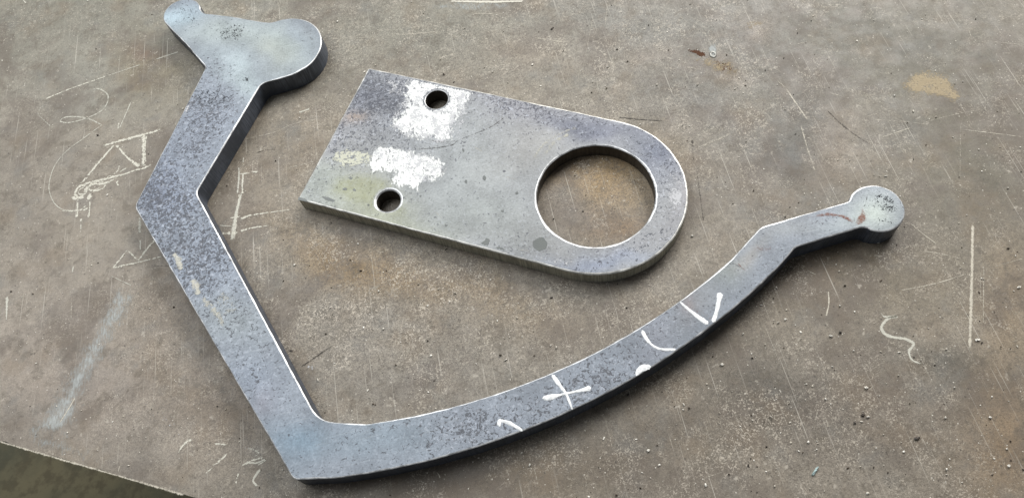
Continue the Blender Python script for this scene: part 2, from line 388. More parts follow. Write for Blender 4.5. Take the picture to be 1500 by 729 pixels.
def sdf(P, poly):
    poly = np.asarray(poly); d = np.full(len(P), 1e9); ins = np.zeros(len(P), bool)
    for i in range(len(poly)):
        a, b = poly[i], poly[(i + 1) % len(poly)]; ab = b - a
        t = np.clip(((P - a) @ ab) / (ab @ ab), 0, 1); d = np.minimum(d, np.linalg.norm(P - a - t[:, None] * ab, axis=1))
        c = ((a[1] > P[:, 1]) != (b[1] > P[:, 1])); 
        with np.errstate(divide='ignore', invalid='ignore'):
            x = (b[0] - a[0]) * (P[:, 1] - a[1]) / (b[1] - a[1] + 1e-15) + a[0]
        ins ^= c & (P[:, 0] < x)
    return np.where(ins, d, -d)
def patch(name, pts, fade, mat, parent, z=0.0, strength=1.0, lift=.00008, cell=.0012, holes=(), clip=None):
    ZL[0] = (ZL[0] + .000006) % .00012
    poly = W2(pts, z); lo, hi = poly.min(0), poly.max(0)
    xs = np.arange(lo[0], hi[0] + cell, cell); ys = np.arange(lo[1], hi[1] + cell, cell)
    X, Y = np.meshgrid(xs, ys); P = np.column_stack([X.ravel(), Y.ravel()])
    a = np.clip(sdf(P, poly) / (fade * .001), 0, 1) * strength
    for (cx, cy, r) in holes: a = np.where(np.hypot(P[:, 0] - cx, P[:, 1] - cy) < r + cell, -1, a)
    if clip is not None: a = np.where(sdf(P, clip) < .0012, -1, a)
    bad = a < 0; idx = np.arange(len(P)).reshape(X.shape)
    q = np.stack([idx[:-1, :-1], idx[:-1, 1:], idx[1:, 1:], idx[1:, :-1]], -1).reshape(-1, 4)
    q = q[(~bad[q]).all(1) & (a[q] > 0).any(1)]
    used = np.unique(q); re = -np.ones(len(P), int); re[used] = np.arange(len(used))
    return mesh_obj(name, np.column_stack([P[used], np.full(len(used), z + lift + ZL[0])]), re[q], mat, parent, {'a': a[used]})
def ell(cx, cy, rx, ry, ang=0, n=20, rough=.12):
    a = math.radians(ang); o = []
    for i in range(n):
        t = 2 * math.pi * i / n; k = 1 + random.uniform(-rough, rough)
        x, y = rx * k * math.cos(t), ry * k * math.sin(t); o.append((cx + x * math.cos(a) - y * math.sin(a), cy + x * math.sin(a) + y * math.cos(a)))
    return o

# ------------------------------------------------------------------ cut plates
def fillet(P, i, r, n=7):
    a, b, c = P[i - 1], P[i], P[(i + 1) % len(P)]
    u = (a - b) / np.linalg.norm(a - b); v = (c - b) / np.linalg.norm(c - b)
    return [((1 - t) ** 2) * (b + u * r) + 2 * t * (1 - t) * b + t * t * (b + v * r) for t in np.linspace(0, 1, n)]
def circfit(P):
    A = np.column_stack([2 * P, np.ones(len(P))]); s = np.linalg.lstsq(A, (P ** 2).sum(1), rcond=None)[0]
    return s[:2], math.sqrt(s[2] + s[0] ** 2 + s[1] ** 2)
def arc(pts, z, n=40):
    P = W2(pts, z); c, r = circfit(P); ang = np.unwrap(np.arctan2(P[:, 1] - c[1], P[:, 0] - c[0]))
    t = np.linspace(ang[0], ang[-1], n); return np.column_stack([c[0] + r * np.cos(t), c[1] + r * np.sin(t)])
def resample(P, step):
    """even spacing along a closed loop, keeping corners close"""
    Q = np.vstack([P, P[:1]]); out = []
    for a, b in zip(Q[:-1], Q[1:]):
        L = np.linalg.norm(b - a)
        if L < 1e-7: continue
        n = max(1, int(round(L / step)))
        for k in range(n): out.append(a + (b - a) * k / n)
    out = np.array(out); keep = [0]
    for i in range(1, len(out)):
        if np.linalg.norm(out[i] - out[keep[-1]]) > step * .35: keep.append(i)
    return out[keep]
def area2(P): return .5 * np.sum(P[:, 0] * np.roll(P[:, 1], -1) - np.roll(P[:, 0], -1) * P[:, 1])
def inset(P, w):
    """P counter-clockwise: moves inward by w (array)"""
    t = np.roll(P, -1, 0) - np.roll(P, 1, 0); t /= np.linalg.norm(t, axis=1)[:, None]
    return P + np.column_stack([-t[:, 1], t[:, 0]]) * w[:, None]
def cut_part(root, outer, holes, z1, tops, sidem, holem, bevm, hbevm, wb, wh, spots, base, specks, cell, gain=1.0, body='body'):
    """a flame-cut plate from z 0.0004 to z1: body, ground bevel round the outline and round each hole"""
    z0 = .0004
    loops = []
    for k, (P, sgn) in enumerate([(outer, 1)] + [(h, -1) for h in holes]):
        P = resample(P, .0022)
        if area2(P) * sgn < 0: P = P[::-1]
        w0 = (wb if k == 0 else wh[k - 1]) * .001
        wv = np.array([w0 * (1 + .45 * mn.noise((p[0] * 45, p[1] * 45, 1.7 + k)) + .25 * mn.noise((p[0] * 190, p[1] * 190, 4.1))) for p in P])
        wv = np.clip(wv, w0 * .35, None)
        jit = np.array([mn.noise((p[0] * 120, p[1] * 120, 9.3)) for p in P]) * .00018
        P = inset(P, jit); loops.append((P, inset(P, wv), w0))
    # body
    V = []; Fc = []; FM = []; UV = []
    pts2 = []; edges = []
    for P, Q, w0 in loops:
        b = len(pts2); pts2 += [Vector((float(x), float(y))) for x, y in Q]; m = len(Q)
        edges += [(b + i, b + (i + 1) % m) for i in range(m)]
    O = loops[0][1]; lo, hi = O.min(0), O.max(0)
    xs = np.arange(lo[0], hi[0], cell); ys = np.arange(lo[1], hi[1], cell); X, Y = np.meshgrid(xs, ys)
    X = X + (np.arange(X.shape[0])[:, None] % 2) * cell * .5
    G = np.column_stack([X.ravel(), Y.ravel()]); ok = sdf(G, O) > cell * .6
    for P, Q, w0 in loops[1:]: ok &= sdf(G, Q) < -cell * .6
    pts2 += [Vector((float(x), float(y))) for x, y in G[ok]]
    v2, e2, f2, *_ = delaunay_2d_cdt(pts2, edges, [], 1, 1e-7)
    v2 = np.array([[v.x, v.y] for v in v2]); f2 = np.array([list(f) for f in f2])
    cen = v2[f2].mean(1); keep = np.ones(len(f2), bool)
    keep &= sdf(cen, O) > -1e-6
    for P, Q, w0 in loops[1:]: keep &= sdf(cen, Q) < 1e-6
    f2 = f2[keep]
    ar = (v2[f2[:, 1], 0] - v2[f2[:, 0], 0]) * (v2[f2[:, 2], 1] - v2[f2[:, 0], 1]) - (v2[f2[:, 2], 0] - v2[f2[:, 0], 0]) * (v2[f2[:, 1], 1] - v2[f2[:, 0], 1])
    f2[ar < 0] = f2[ar < 0][:, ::-1]
    tint = field(v2, z1, base, spots) * gain
    tint = tint * .78 + tint.mean(1, keepdims=True) * .22 * np.array([.97, 1.0, 1.02])
    tint = tint * (np.array([.98, 1.01, .99]) if len(holes) == 0 else np.array([1.0, .985, .995]))
    sp = field(v2, z1, (specks[0],), [(a, b, c, d, e, (f,), g) for a, b, c, d, e, f, g in specks[1]])[:, 0]
    V = [np.column_stack([v2, np.full(len(v2), z1)])]; Fc = f2.tolist(); FM = [0] * len(Fc); UV = [np.zeros((len(v2), 2))]
    n0 = len(v2); col = [tint]; spk = [sp]
    for k, (P, Q, w0) in enumerate(loops):
        m = len(P); drop = w0 * .55
        s = np.concatenate([[0], np.cumsum(np.linalg.norm(np.diff(np.vstack([P, P[:1]]), axis=0), axis=1))])[:m]
        for z in (z1 - drop, z0):
            V.append(np.column_stack([P, np.full(m, z)])); UV.append(np.column_stack([s, np.full(m, z)]))
            col.append(np.tile(base, (m, 1))); spk.append(np.zeros(m))
        for i in range(m):
            j = (i + 1) % m; Fc.append([n0 + i, n0 + m + i, n0 + m + j, n0 + j]); FM.append(1 if k == 0 else 2)
        n0 += 2 * m
    bo = mesh_obj(body, np.vstack(V), Fc, [tops, sidem, holem], root, {'tint': np.vstack(col), 'speck': np.concatenate(spk)}, np.vstack(UV), FM)
    for k, (P, Q, w0) in enumerate(loops):
        m = len(P); drop = w0 * .55; mid = (P + Q) / 2
        vs = np.vstack([np.column_stack([P, np.full(m, z1 - drop)]), np.column_stack([mid, np.full(m, z1 - drop * .28)]), np.column_stack([Q, np.full(m, z1)])])
        fs = []
        for r in range(2):
            for i in range(m):
                j = (i + 1) % m; fs.append((r * m + i, r * m + j, (r + 1) * m + j, (r + 1) * m + i))
        mesh_obj('ground_edge' if k == 0 else 'hole_edge', vs, fs, bevm if k == 0 else hbevm, root, smooth=False)
    return bo, loops

L_ = lin
# ---- lug plate
PZ = .015
pc = np.array([.1463, .5985]) * .5336; PR, PL, pth = .1422 * .5336, .462 * .5336, math.radians(-30.35)
px_, py_ = np.array([math.cos(pth), math.sin(pth)]), np.array([-math.sin(pth), math.cos(pth)])
tt = np.linspace(-math.pi / 2, math.pi / 2, 60)
outer = [pc + px_ * PR * math.cos(t) + py_ * PR * math.sin(t) for t in tt]
cTL, cBL = pc - px_ * PL + py_ * PR, pc - px_ * PL - py_ * PR
outer = outer + [cTL + px_ * .0025, cTL - py_ * .0012 + px_ * .0004, cBL + py_ * .001, cBL + px_ * .001]
outer = np.array(outer)
circ = lambda c, r, n=64: np.array([[c[0] + r * math.cos(2 * math.pi * i / n), c[1] + r * math.sin(2 * math.pi * i / n)] for i in range(n)])
s1, s2 = at(639.6, 145.8, PZ), at(568.8, 293.6, PZ)
sr = (np.linalg.norm(at(656.2, 146.5, PZ) - at(623, 146.5, PZ)) / 2 + np.linalg.norm(at(586, 294, PZ) - at(551, 294, PZ)) / 2) / 2
HC = at(872.3, 284.2, PZ)
plate = tag(empty('lug_plate', (float(pc[0]), float(pc[1]), 0)),
            'thick grey lug plate with rounded end, three holes and white patches', 'steel plate')
def cc(*a): return L_(a)
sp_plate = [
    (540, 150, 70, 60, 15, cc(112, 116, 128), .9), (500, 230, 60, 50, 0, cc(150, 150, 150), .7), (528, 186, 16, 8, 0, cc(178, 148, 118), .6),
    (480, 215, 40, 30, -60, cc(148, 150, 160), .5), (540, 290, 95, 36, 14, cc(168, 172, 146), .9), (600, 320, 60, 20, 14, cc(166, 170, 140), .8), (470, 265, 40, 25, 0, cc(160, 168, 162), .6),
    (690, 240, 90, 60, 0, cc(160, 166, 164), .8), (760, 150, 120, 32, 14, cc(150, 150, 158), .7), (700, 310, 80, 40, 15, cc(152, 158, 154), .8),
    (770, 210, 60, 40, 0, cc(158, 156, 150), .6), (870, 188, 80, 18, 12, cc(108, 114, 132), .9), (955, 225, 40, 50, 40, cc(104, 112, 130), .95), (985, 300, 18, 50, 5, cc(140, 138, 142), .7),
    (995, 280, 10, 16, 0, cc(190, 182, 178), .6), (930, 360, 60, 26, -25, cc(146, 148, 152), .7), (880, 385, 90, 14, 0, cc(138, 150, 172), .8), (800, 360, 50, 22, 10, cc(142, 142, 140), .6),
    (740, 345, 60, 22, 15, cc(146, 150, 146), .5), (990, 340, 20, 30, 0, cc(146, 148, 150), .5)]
speck_plate = (.30, [(560, 150, 90, 60, 15, .82, .9), (760, 150, 120, 30, 14, .72, .9), (500, 220, 60, 60, 0, .62, .7), (700, 260, 110, 60, 0, .18, .8), (540, 290, 90, 30, 14, .22, .7),
                     (960, 240, 40, 60, 30, .55, .8), (930, 365, 80, 26, -20, .50, .8), (800, 380, 70, 16, 10, .5, .7)])
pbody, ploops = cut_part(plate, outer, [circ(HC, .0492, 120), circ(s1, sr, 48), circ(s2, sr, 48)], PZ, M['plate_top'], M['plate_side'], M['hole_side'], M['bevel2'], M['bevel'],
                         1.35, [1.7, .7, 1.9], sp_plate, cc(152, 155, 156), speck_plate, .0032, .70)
hol = [(HC[0], HC[1], .0512), (s1[0], s1[1], sr + .0004), (s2[0], s2[1], sr + .0012)]
pclip = ploops[0][1]
C4 = lambda *p: crop(420, 90, 3.037, p)
patch('primer_patch', C4((540, 60), (600, 50), (640, 60), (700, 70), (770, 90), (836, 115), (806, 190), (778, 235), (748, 280), (738, 330), (735, 350), (690, 362), (640, 340), (600, 352), (545, 335), (500, 320), (450, 282), (478, 250), (512, 232), (532, 185), (515, 140)),
      7, M['chalk_thick'], plate, PZ, 1.0, holes=hol, clip=pclip)
patch('primer_patch', C4((372, 405), (412, 376), (470, 380), (560, 400), (640, 418), (690, 438), (712, 465), (695, 505), (650, 545), (622, 515), (600, 545), (588, 572), (560, 585), (540, 560), (500, 570), (466, 540), (478, 495), (420, 490), (375, 500), (360, 455)),
      4.5, M['chalk_thick'], plate, PZ, 1.0, holes=hol, clip=pclip)
patch('primer_streak', C4((430, 470), (560, 560), (700, 560), (730, 480), (690, 400), (560, 380), (400, 360), (330, 420)), 8, M['pale_wear'], plate, PZ, .62, holes=hol, clip=pclip)
patch('primer_streak', C4((430, 270), (520, 130), (540, 70), (700, 90), (850, 120), (830, 240), (780, 360), (640, 390), (500, 350)), 8, M['pale_wear'], plate, PZ, .62, holes=hol, clip=pclip)
patch('primer_streak', C4((195, 390), (300, 385), (385, 395), (380, 470), (300, 470), (240, 480), (205, 450)), 5, M['chalk_yellow_streak'], plate, PZ, .9, clip=pclip)
patch('primer_streak', C4((420, 40), (520, 60), (560, 90), (520, 170), (440, 160), (400, 90)), 9, M['pale_wear'], plate, PZ, .55, clip=pclip)
patch('primer_haze', C4((200, 500), (330, 470), (470, 500), (520, 580), (560, 640), (540, 725), (420, 690), (250, 640), (150, 600)), 12, M['chalk_yellow'], plate, PZ, .75, holes=hol, clip=pclip)
patch('wear_patch', crop(720, 150, 2.603, [(690, 290), (735, 285), (748, 340), (740, 400), (700, 440), (665, 380), (660, 320)]), 6, M['pale_wear'], plate, PZ, .72, clip=pclip)
patch('wear_patch', crop(720, 150, 2.603, [(520, 560), (600, 480), (660, 460), (640, 540), (580, 590), (530, 610)]), 6, M['pale_wear'], plate, PZ, .48, holes=hol, clip=pclip)
patch('wear_patch', crop(720, 150, 2.603, [(640, 220), (690, 250), (730, 300), (690, 310), (640, 270)]), 5, M['pale_wear'], plate, PZ, .5, clip=pclip)
patch('wear_patch', crop(860, 340, 9.987, [(520, 100), (700, 60), (900, 160), (1100, 100), (1150, 200), (900, 320), (760, 420), (640, 300), (520, 240)]), 6, M['pale_wear'], plate, PZ, .45, clip=pclip)
patch('wear_patch', [(790, 372), (840, 378), (855, 395), (815, 392), (785, 384)], 4, M['pale_wear'], plate, PZ, .5, holes=hol, clip=pclip)
patch('oil_spot', ell(791, 357.5, 13, 11.5, 0, 16, .14), 1.8, M['oil'], plate, PZ, 1, clip=pclip)
patch('oil_spot', crop(680, 340, 9.987, [(200, 190), (300, 110), (310, 70), (380, 100), (375, 150), (340, 220), (260, 210)]), 1.2, M['oil'], plate, PZ, 1, clip=pclip)
patch('oil_spot', ell(733, 365, 10, 5, 12), 2, M['oil'], plate, PZ, .6, clip=pclip)
for x, y, a, b, an in [(481, 291.5, 10, 3, 18), (505, 277, 4, 2.5, 0), (514, 261, 3, 2.5, 0), (519, 278, 3, 2.5, 20), (709.8, 261, 3.4, 4, 0), (678.5, 220, 2.4, 3.5, 0), (682.5, 266, 2.6, 3, 0), (499, 290, 3, 2, 0), (736, 309, 3, 2.5, 0), (757, 283, 3, 3, 0), (616, 287, 2.2, 2, 0), (540, 300, 2.2, 2, 0), (654, 330, 3, 2, 0)]:
    patch('dark_fleck', ell(x, y, a, b, an, 12, .2), .8, M['oil'], plate, PZ, .9, cell=.0006)
patch('dark_fleck', [(437, 288), (448, 291), (452, 296), (441, 294), (436, 293)], .5, M['oil'], plate, PZ, 1, cell=.0005)
stroke('seam_scratch', C4((980, 240), (911, 290), (830, 325), (762, 352), (735, 372), (660, 385), (560, 392)), 1.4, M['dark_scratch'], plate, PZ, .85)
stroke('seam_scratch', C4((640, 350), (700, 360), (762, 352)), 1.0, M['dark_scratch'], plate, PZ, .8)
stroke('wear_arc', crop(720, 150, 2.603, [(205, 200), (240, 150), (300, 120)]), 5, M['chalk_faint'], plate, PZ, .6)
stroke('wear_arc', crop(720, 150, 2.603, [(160, 220), (190, 170), (260, 120), (330, 95)]), 4, M['chalk_faint'], plate, PZ, .5)
for i in range(26):
    x, y = random.uniform(600, 980), random.uniform(150, 385); a = random.uniform(-.7, .9); L = random.uniform(6, 26)
    p = at(x, y, PZ); q = at(x + L * math.cos(a), y + L * math.sin(a), PZ)
    if min(sdf(np.array([p, q]), pclip)) > .004 and min(np.hypot(*(p - HC)), np.hypot(*(q - HC)), np.hypot(*((p + q) / 2 - HC))) > .055:
        stroke('hair_scratch', [(x, y), (x + L * math.cos(a), y + L * math.sin(a))], .5, M['scratch'] if i % 3 else M['dark_scratch'], plate, PZ, .7)

# ---- bent bracket arm
BZ = .020
def C1(*p): return crop(180, 0, 4.556, p)
def seg(*p): return W2(p, BZ)
o = []
def add(P): o.extend(list(P))
def corner(a, b, c, r=.004):
    A, B, C = (at(*q, BZ) for q in (a, b, c)); add(fillet([A, B, C], 1, r))
# clockwise in the picture, starting on the left lobe
add(arc([(240.5, 33.5), (239.3, 27), (240.5, 19.5), (244.2, 13.3), (250.6, 6.8), (261.2, 0.5), (275, -2.3), (286, 1.5), (291, 7.2), (293.8, 13)], BZ, 24))
add(seg((295.2, 16.4), (298.5, 19.3), (304, 20.2)))
add(seg((342.4, 24.6), (368.8, 29.4), (380, 31.4)))
add(smooth_line(W2([(386, 32.3), (391.5, 32.7), (397, 32.7), (402.5, 31.6)], BZ), .002)[0])
add(arc([(412.7, 28.8), (428, 26.8), (443.4, 28.4), (456.6, 34.5), (466.4, 45), (470.8, 59.3), (468.6, 74.2), (461, 87.3), (447, 99)], BZ, 44))
add(smooth_line(W2([(441, 102.8), (432, 107.6), (420, 112), (406, 116)], BZ), .002)[0])
corner((406, 116), (382.5, 122.2), (362, 157), .006)
corner((362, 157), (287.3, 282), (312, 330), .004)
corner((407.1, 500), (466, 616.5), (535.9, 619.8), .013)
add(arc([(535.9, 620.3), (611.3, 608.4), (680, 591.3), (749.1, 566.3), (820.7, 538.6), (902.2, 499.6), (938.3, 480), (996.3, 441.2), (1040, 405.5), (1070.4, 379.8)], BZ, 70))
corner((1070.4, 379.8), (1114.5, 332.2), (1150, 321.9), .0035)
add(seg((1167.8, 316.6), (1236, 297)))
add(smooth_line(W2([(1240.5, 295.4), (1243.6, 293.4), (1245, 290.8)], BZ), .001)[0])
add(arc([(1247.3, 284.8), (1257.7, 276.2), (1273, 272.3), (1288.5, 272.3), (1303.8, 277.3), (1317, 288.3), (1324.5, 303.6), (1324.5, 316.8), (1317, 330), (1301.6, 338.6), (1286.3, 339.4), (1276, 336.6)], BZ, 44))
add(smooth_line(W2([(1271.5, 334.4), (1265.4, 333.1), (1259, 333.6), (1252, 335.6)], BZ), .002)[0])
corner((1252, 335.6), (1165.6, 361.6), (1150, 380), .0035)
add(arc([(1148, 382.6), (1131.6, 400), (1097.5, 433), (1040.7, 477.5), (1000, 505.8), (939.3, 545), (897.3, 570.5), (838, 600.2), (764, 631.6), (720, 648), (642.8, 671.5), (580, 685.4), (492, 698)], BZ, 80))
corner((492, 698), (430.5, 702.5), (409, 668), .0045)
corner((360, 587.3), (197, 303), (210, 273), .004)
corner((250, 187), (301.5, 98.5), (290, 85), .0035)
add(seg((272.2, 64.3), (252.4, 44.6)))
outerB = np.array(o)
hinge = outerB.mean(0)
arm = tag(empty('bracket_arm', (float(at(430, 660)[0]), float(at(430, 660)[1]), 0)),
          'long bent blue grey bracket with curved lower limb and white paint marks', 'steel bracket')
sp_arm = [
    (265, 18, 34, 26, 0, cc(190, 212, 228), .85), (340, 60, 70, 34, 10, cc(186, 194, 194), .9), (430, 65, 45, 36, 0, cc(182, 190, 188), .9), (455, 60, 16, 26, 0, cc(160, 170, 184), .6), (400, 75, 30, 16, 0, cc(182, 184, 174), .6),  # pale head tints carry reflected sheen in the colour
    (340, 115, 40, 20, 20, cc(196, 208, 214), .85), (280, 190, 50, 45, 30, cc(146, 152, 170), .8), (240, 280, 50, 50, 0, cc(138, 146, 170), .9), (295, 380, 50, 60, 30, cc(146, 154, 174), .8),
    (325, 470, 50, 40, 30, cc(156, 162, 168), .8), (360, 560, 46, 40, 40, cc(142, 150, 168), .8), (440, 650, 60, 34, 0, cc(126, 150, 172), .95), (385, 590, 16, 30, 30, cc(150, 144, 158), .5),
    (560, 650, 90, 26, -8, cc(146, 160, 176), .8), (720, 610, 90, 30, -20, cc(164, 170, 186), .85), (860, 560, 70, 30, -28, cc(160, 166, 182), .8), (960, 500, 40, 24, -30, cc(146, 146, 160), .7),
    (1030, 455, 40, 20, -35, cc(152, 152, 158), .7), (1075, 410, 34, 22, -35, cc(154, 160, 158), .8), (1105, 385, 30, 14, -45, cc(168, 160, 156), .7), (1150, 345, 46, 18, -20, cc(160, 162, 168), .8), (1225, 325, 40, 14, -18, cc(172, 180, 188), .8), (1290, 305, 40, 34, 0, cc(196, 204, 198), .98),
    (1018, 462, 9, 14, -40, cc(166, 140, 136), .5)]
speck_arm = (.30, [(380, 70, 110, 50, 0, .10, .95), (265, 15, 34, 26, 0, .28, .9), (350, 55, 30, 18, 40, .34, .9), (300, 130, 45, 16, 30, .50, .8), (280, 180, 55, 45, 30, .72, .9), (240, 290, 60, 60, 0, .85, .95), (290, 370, 55, 60, 30, .82, .9),
                  (325, 460, 50, 40, 30, .50, .8), (360, 545, 50, 34, 40, .48, .7), (450, 650, 70, 34, 0, .14, .9), (560, 655, 70, 30, 0, .30, .7), (700, 615, 100, 34, -20, .66, .9), (860, 555, 90, 34, -30, .70, .9), (980, 480, 40, 26, -30, .48, .7),
                  (1060, 425, 50, 30, -35, .22, .8), (1150, 350, 70, 26, -20, .16, .9), (1285, 305, 50, 40, 0, .12, .9)])
abody, aloops = cut_part(arm, outerB, [], BZ, M['arm_top'], M['arm_side'], M['arm_side'], M['bevel'], M['bevel'], 1.0, [], sp_arm, cc(148, 154, 168), speck_arm, .0034, .60)
aclip = aloops[0][1]
patch('pit_cluster', crop(1080, 240, 4.557, [(900, 200), (960, 180), (1040, 220), (1090, 290), (1050, 330), (980, 330), (900, 270)]), 3, M['pits'], arm, BZ, .60, cell=.0008)
patch('pit_cluster', crop(1080, 240, 4.557, [(920, 350), (990, 350), (1080, 370), (1060, 410), (960, 410)]), 4, M['pits'], arm, BZ, .55, cell=.0008)
patch('pit_cluster', C1((640, 200), (720, 140), (830, 160), (810, 250), (700, 290), (640, 270)), 5, M['pits'], arm, BZ, .46, cell=.0008)
patch('pit_cluster', C1((300, 40), (440, 10), (520, 90), (540, 160), (470, 190), (320, 110)), 7, M['pits'], arm, BZ, .34, cell=.001, clip=aclip)
patch('pit_cluster', C1((770, 510), (850, 500), (860, 560), (800, 570)), 3, M['pits'], arm, BZ, .55, cell=.0008)
patch('pit_cluster', C1((690, 470), (760, 460), (740, 510), (700, 505)), 3, M['pits'], arm, BZ, .5, cell=.0008)
patch('pit_cluster', C1((480, 600), (600, 570), (740, 620), (760, 720), (560, 729), (460, 700)), 6, M['pits'], arm, BZ, .50, cell=.001, clip=aclip)
C6 = lambda *p: crop(1080, 240, 4.557, p)
stroke('rust_streak', C6((470, 362), (560, 342), (620, 338), (700, 350), (760, 378), (800, 408)), [2.0, 3.6, 4.6, 4.0, 4.0, 4.6], M['rust'], arm, BZ, 1.0, ends=.25)
patch('rust_streak', C6((838, 280), (856, 320), (874, 372), (842, 408), (780, 424), (776, 380), (808, 335)), 2.4, M['rust'], arm, BZ, 1.0, cell=.0007)
stroke('dark_line', C6((868, 195), (862, 240), (845, 290)), .9, M['dark_scratch'], arm, BZ, .8)
stroke('rust_line', crop(1080, 240, 4.557, [(0, 660), (30, 690), (60, 715)]), .8, M['rust'], arm, BZ, .7)
stroke('dark_line', [(1072, 384), (1084, 391), (1096, 400), (1118, 404)], .8, M['dark_scratch'], arm, BZ, .8)
patch('rust_bloom', C6((90, 550), (170, 540), (280, 570), (230, 600), (120, 590)), 4, M['rust'], arm, BZ, .42)
patch('rust_bloom', crop(900, 380, 4.05, [(480, 290), (530, 300), (600, 340), (590, 370), (560, 365), (500, 320)]), 3, M['rust'], arm, BZ, .42)
C5 = lambda *p: crop(200, 280, 3.3125, p)
stroke('chalk_smudge', C5((180, 300), (205, 340), (218, 382)), [5, 8, 5], M['chalk_faint'], arm, BZ, .95)
stroke('chalk_smudge', C5((272, 425), (288, 460), (302, 505)), [8, 9, 5], M['chalk_faint'], arm, BZ, .95)
stroke('chalk_smudge', C5((318, 515), (355, 555), (400, 605), (425, 660)), [6, 8, 7, 5], M['chalk_faint'], arm, BZ, .68)
stroke('chalk_smudge', C5((400, 500), (430, 540), (450, 600)), [18, 22, 18], M['chalk_faint'], arm, BZ, .42)
stroke('chalk_smudge', crop(180, 80, 2.803, [(285, 185), (262, 230), (235, 275)]), [5, 7, 5], M['pale_wear'], arm, BZ, .62)
# paint pen marks, wet white paint dried proud of the steel
D = .0003
C7 = lambda *p: crop(680, 500, 4.05, p); C8 = lambda *p: crop(900, 380, 4.05, p)
def pen(pts, w):
    w = [x * .92 for x in w]
    return stroke('paint_mark', pts, w, M['paint'], arm, BZ, dome=D, lift=.00004)
pen(C7((212, 505), (206, 480), (218, 456)), [2.6, 4.0, 2.6]); pen(C7((212, 468), (255, 478), (300, 500), (346, 530)), [2.2, 3.2, 2.6, 2.4])
pen(C7((520, 196), (545, 228), (575, 270), (602, 306), (622, 350), (641, 403)), [3.2, 3.4, 2.4, 2.2, 2.0, 1.6])
pen(C7((464, 336), (500, 331), (560, 318), (600, 309), (650, 299), (705, 286), (752, 274)), [3.2, 5.4, 2.0, 1.9, 1.9, 2.6, 5.6])
pen(C7((1020, 204), (1034, 176), (1060, 156), (1108, 148)), [2, 4.6, 5.6, 3.6])
pen(C8((164, 418), (180, 452), (206, 490), (244, 520), (290, 533), (366, 534)), [2.6, 2.8, 1.9, 2.0, 2.2, 2.4])
pen(C8((388, 250), (440, 296), (500, 342), (556, 382)), [1.6, 2.6, 3.4, 4.4]); pen(C8((584, 372), (604, 316), (618, 250), (628, 196)), [3.6, 3.0, 3.4, 5.4])

# ------------------------------------------------------------------ marks on the table
T = tabletop
def ts(name, pts, w, m='chalk', s=1.0, **k):
    w2 = [x * 1.2 for x in w] if isinstance(w, (list, tuple)) else w * 1.2
    if m == 'scratch': w2 = w
    return stroke(name, pts, w2, M[m], T, 0, s, **k)
K3 = lambda *p: crop(0, 120, 2.431, p); K8 = lambda *p: crop(100, 240, 9.987, p)
ch = 'chalk_mark'
ts(ch, K3((366, 229), (440, 207), (520, 186), (578, 168)), [2.6, 3.6, 3.6, 2.2])
ts(ch, K3((512, 186), (512, 240), (510, 304)), [5.5, 3.0, 4.5], s=1.1); ts(ch, K3((524, 186), (516, 240), (520, 290)), 1.6)
ts(ch, K3((414, 224), (455, 270), (498, 304)), [3.6, 2.0, 4.5], s=1.1)
ts(ch, K3((409, 222), (350, 290), (290, 362)), 2.6, s=1.1)
ts(ch, K8((190, 310), (330, 272), (480, 240), (640, 195), (800, 160), (950, 105), (1100, 68), (1220, 10)), [3, 3, 3.6, 3.2, 2.4, 2.2, 2.2, 3.2])
ts(ch, K8((340, 290), (500, 290), (640, 240), (700, 200)), [2, 3, 3.6, 2])
ts(ch, K8((560, 200), (680, 140), (730, 90), (750, 20)), 1.6, s=.9)
ts(ch, K8((740, 130), (800, 90), (860, 60)), 1.8, 'chalk_faint')
ts(ch, K8((730, 240), (712, 285), (750, 325)), 2.2, s=.9)
def loop(cx, cy, rx, ry, ang, w, m='chalk', s=1.0):
    a = math.radians(ang); p = []
    for i in range(17):
        t = 2 * math.pi * i / 16; x, y = rx * math.cos(t), ry * math.sin(t); p.append((cx + x * math.cos(a) - y * math.sin(a), cy + x * math.sin(a) + y * math.cos(a)))
    ts(ch, p, w, m, s, ends=.01)
loop(119, 280, 10.5, 6.5, -48, 3.2, s=1.1); loop(120, 280, 6, 3.6, -48, 1.6); loop(142, 273, 13, 6, -14, 2.0); loop(139, 274, 8.5, 4, -14, 1.3)
ts(ch, K8((70, 470), (110, 500), (180, 490), (240, 470)), [4, 5, 5, 4], s=1.1)
ts(ch, K8((320, 430), (315, 480), (300, 540)), [3, 6, 3], s=1.1)
ts(ch, K8((148, 490), (138, 600), (130, 760)), 1.6); ts(ch, K8((316, 540), (315, 640), (300, 790)), 1.5)
ts(ch, K8((-100, 690), (60, 690), (200, 672), (312, 652)), [1.0, 1.6, 3.0, 2.6]); ts(ch, K8((220, 640), (270, 610)), 1.8)
ts(ch, K3((268, 480), (280, 474)), 4, s=1.1); ts(ch, K3((290, 484), (288, 500)), 3); ts(ch, K3((288, 500), (289, 528)), 1.2, 'chalk_faint'); ts(ch, K3((316, 470), (314, 488)), 3)
patch(ch, ell(206, 242, 9, 4, -12), 2.5, M['chalk'], T, 0, .7)
ts(ch, K3((375, 145), (300, 200), (240, 245), (195, 300), (175, 370), (190, 425), (225, 455), (280, 458)), 1.1, 'chalk_faint', .9)
ts(ch, K3((310, 35), (350, 25), (385, 50), (370, 95), (320, 125), (250, 145), (215, 140), (240, 125), (310, 130), (380, 162)), 2.0, 'chalk_faint', .8)
ts(ch, K3((160, 80), (135, 110), (160, 140), (190, 165)), 1.5, 'chalk_faint', .6)
ts(ch, [(64.2, 146.2), (100, 131.5), (157, 111.3)], [2.4, 1.4, 1.4]); ts(ch, [(157, 111.3), (207, 94.5)], 1.0, 'chalk_faint', 1); ts(ch, [(228, 87.4), (262, 76)], 1.4, 'chalk_faint', 1)
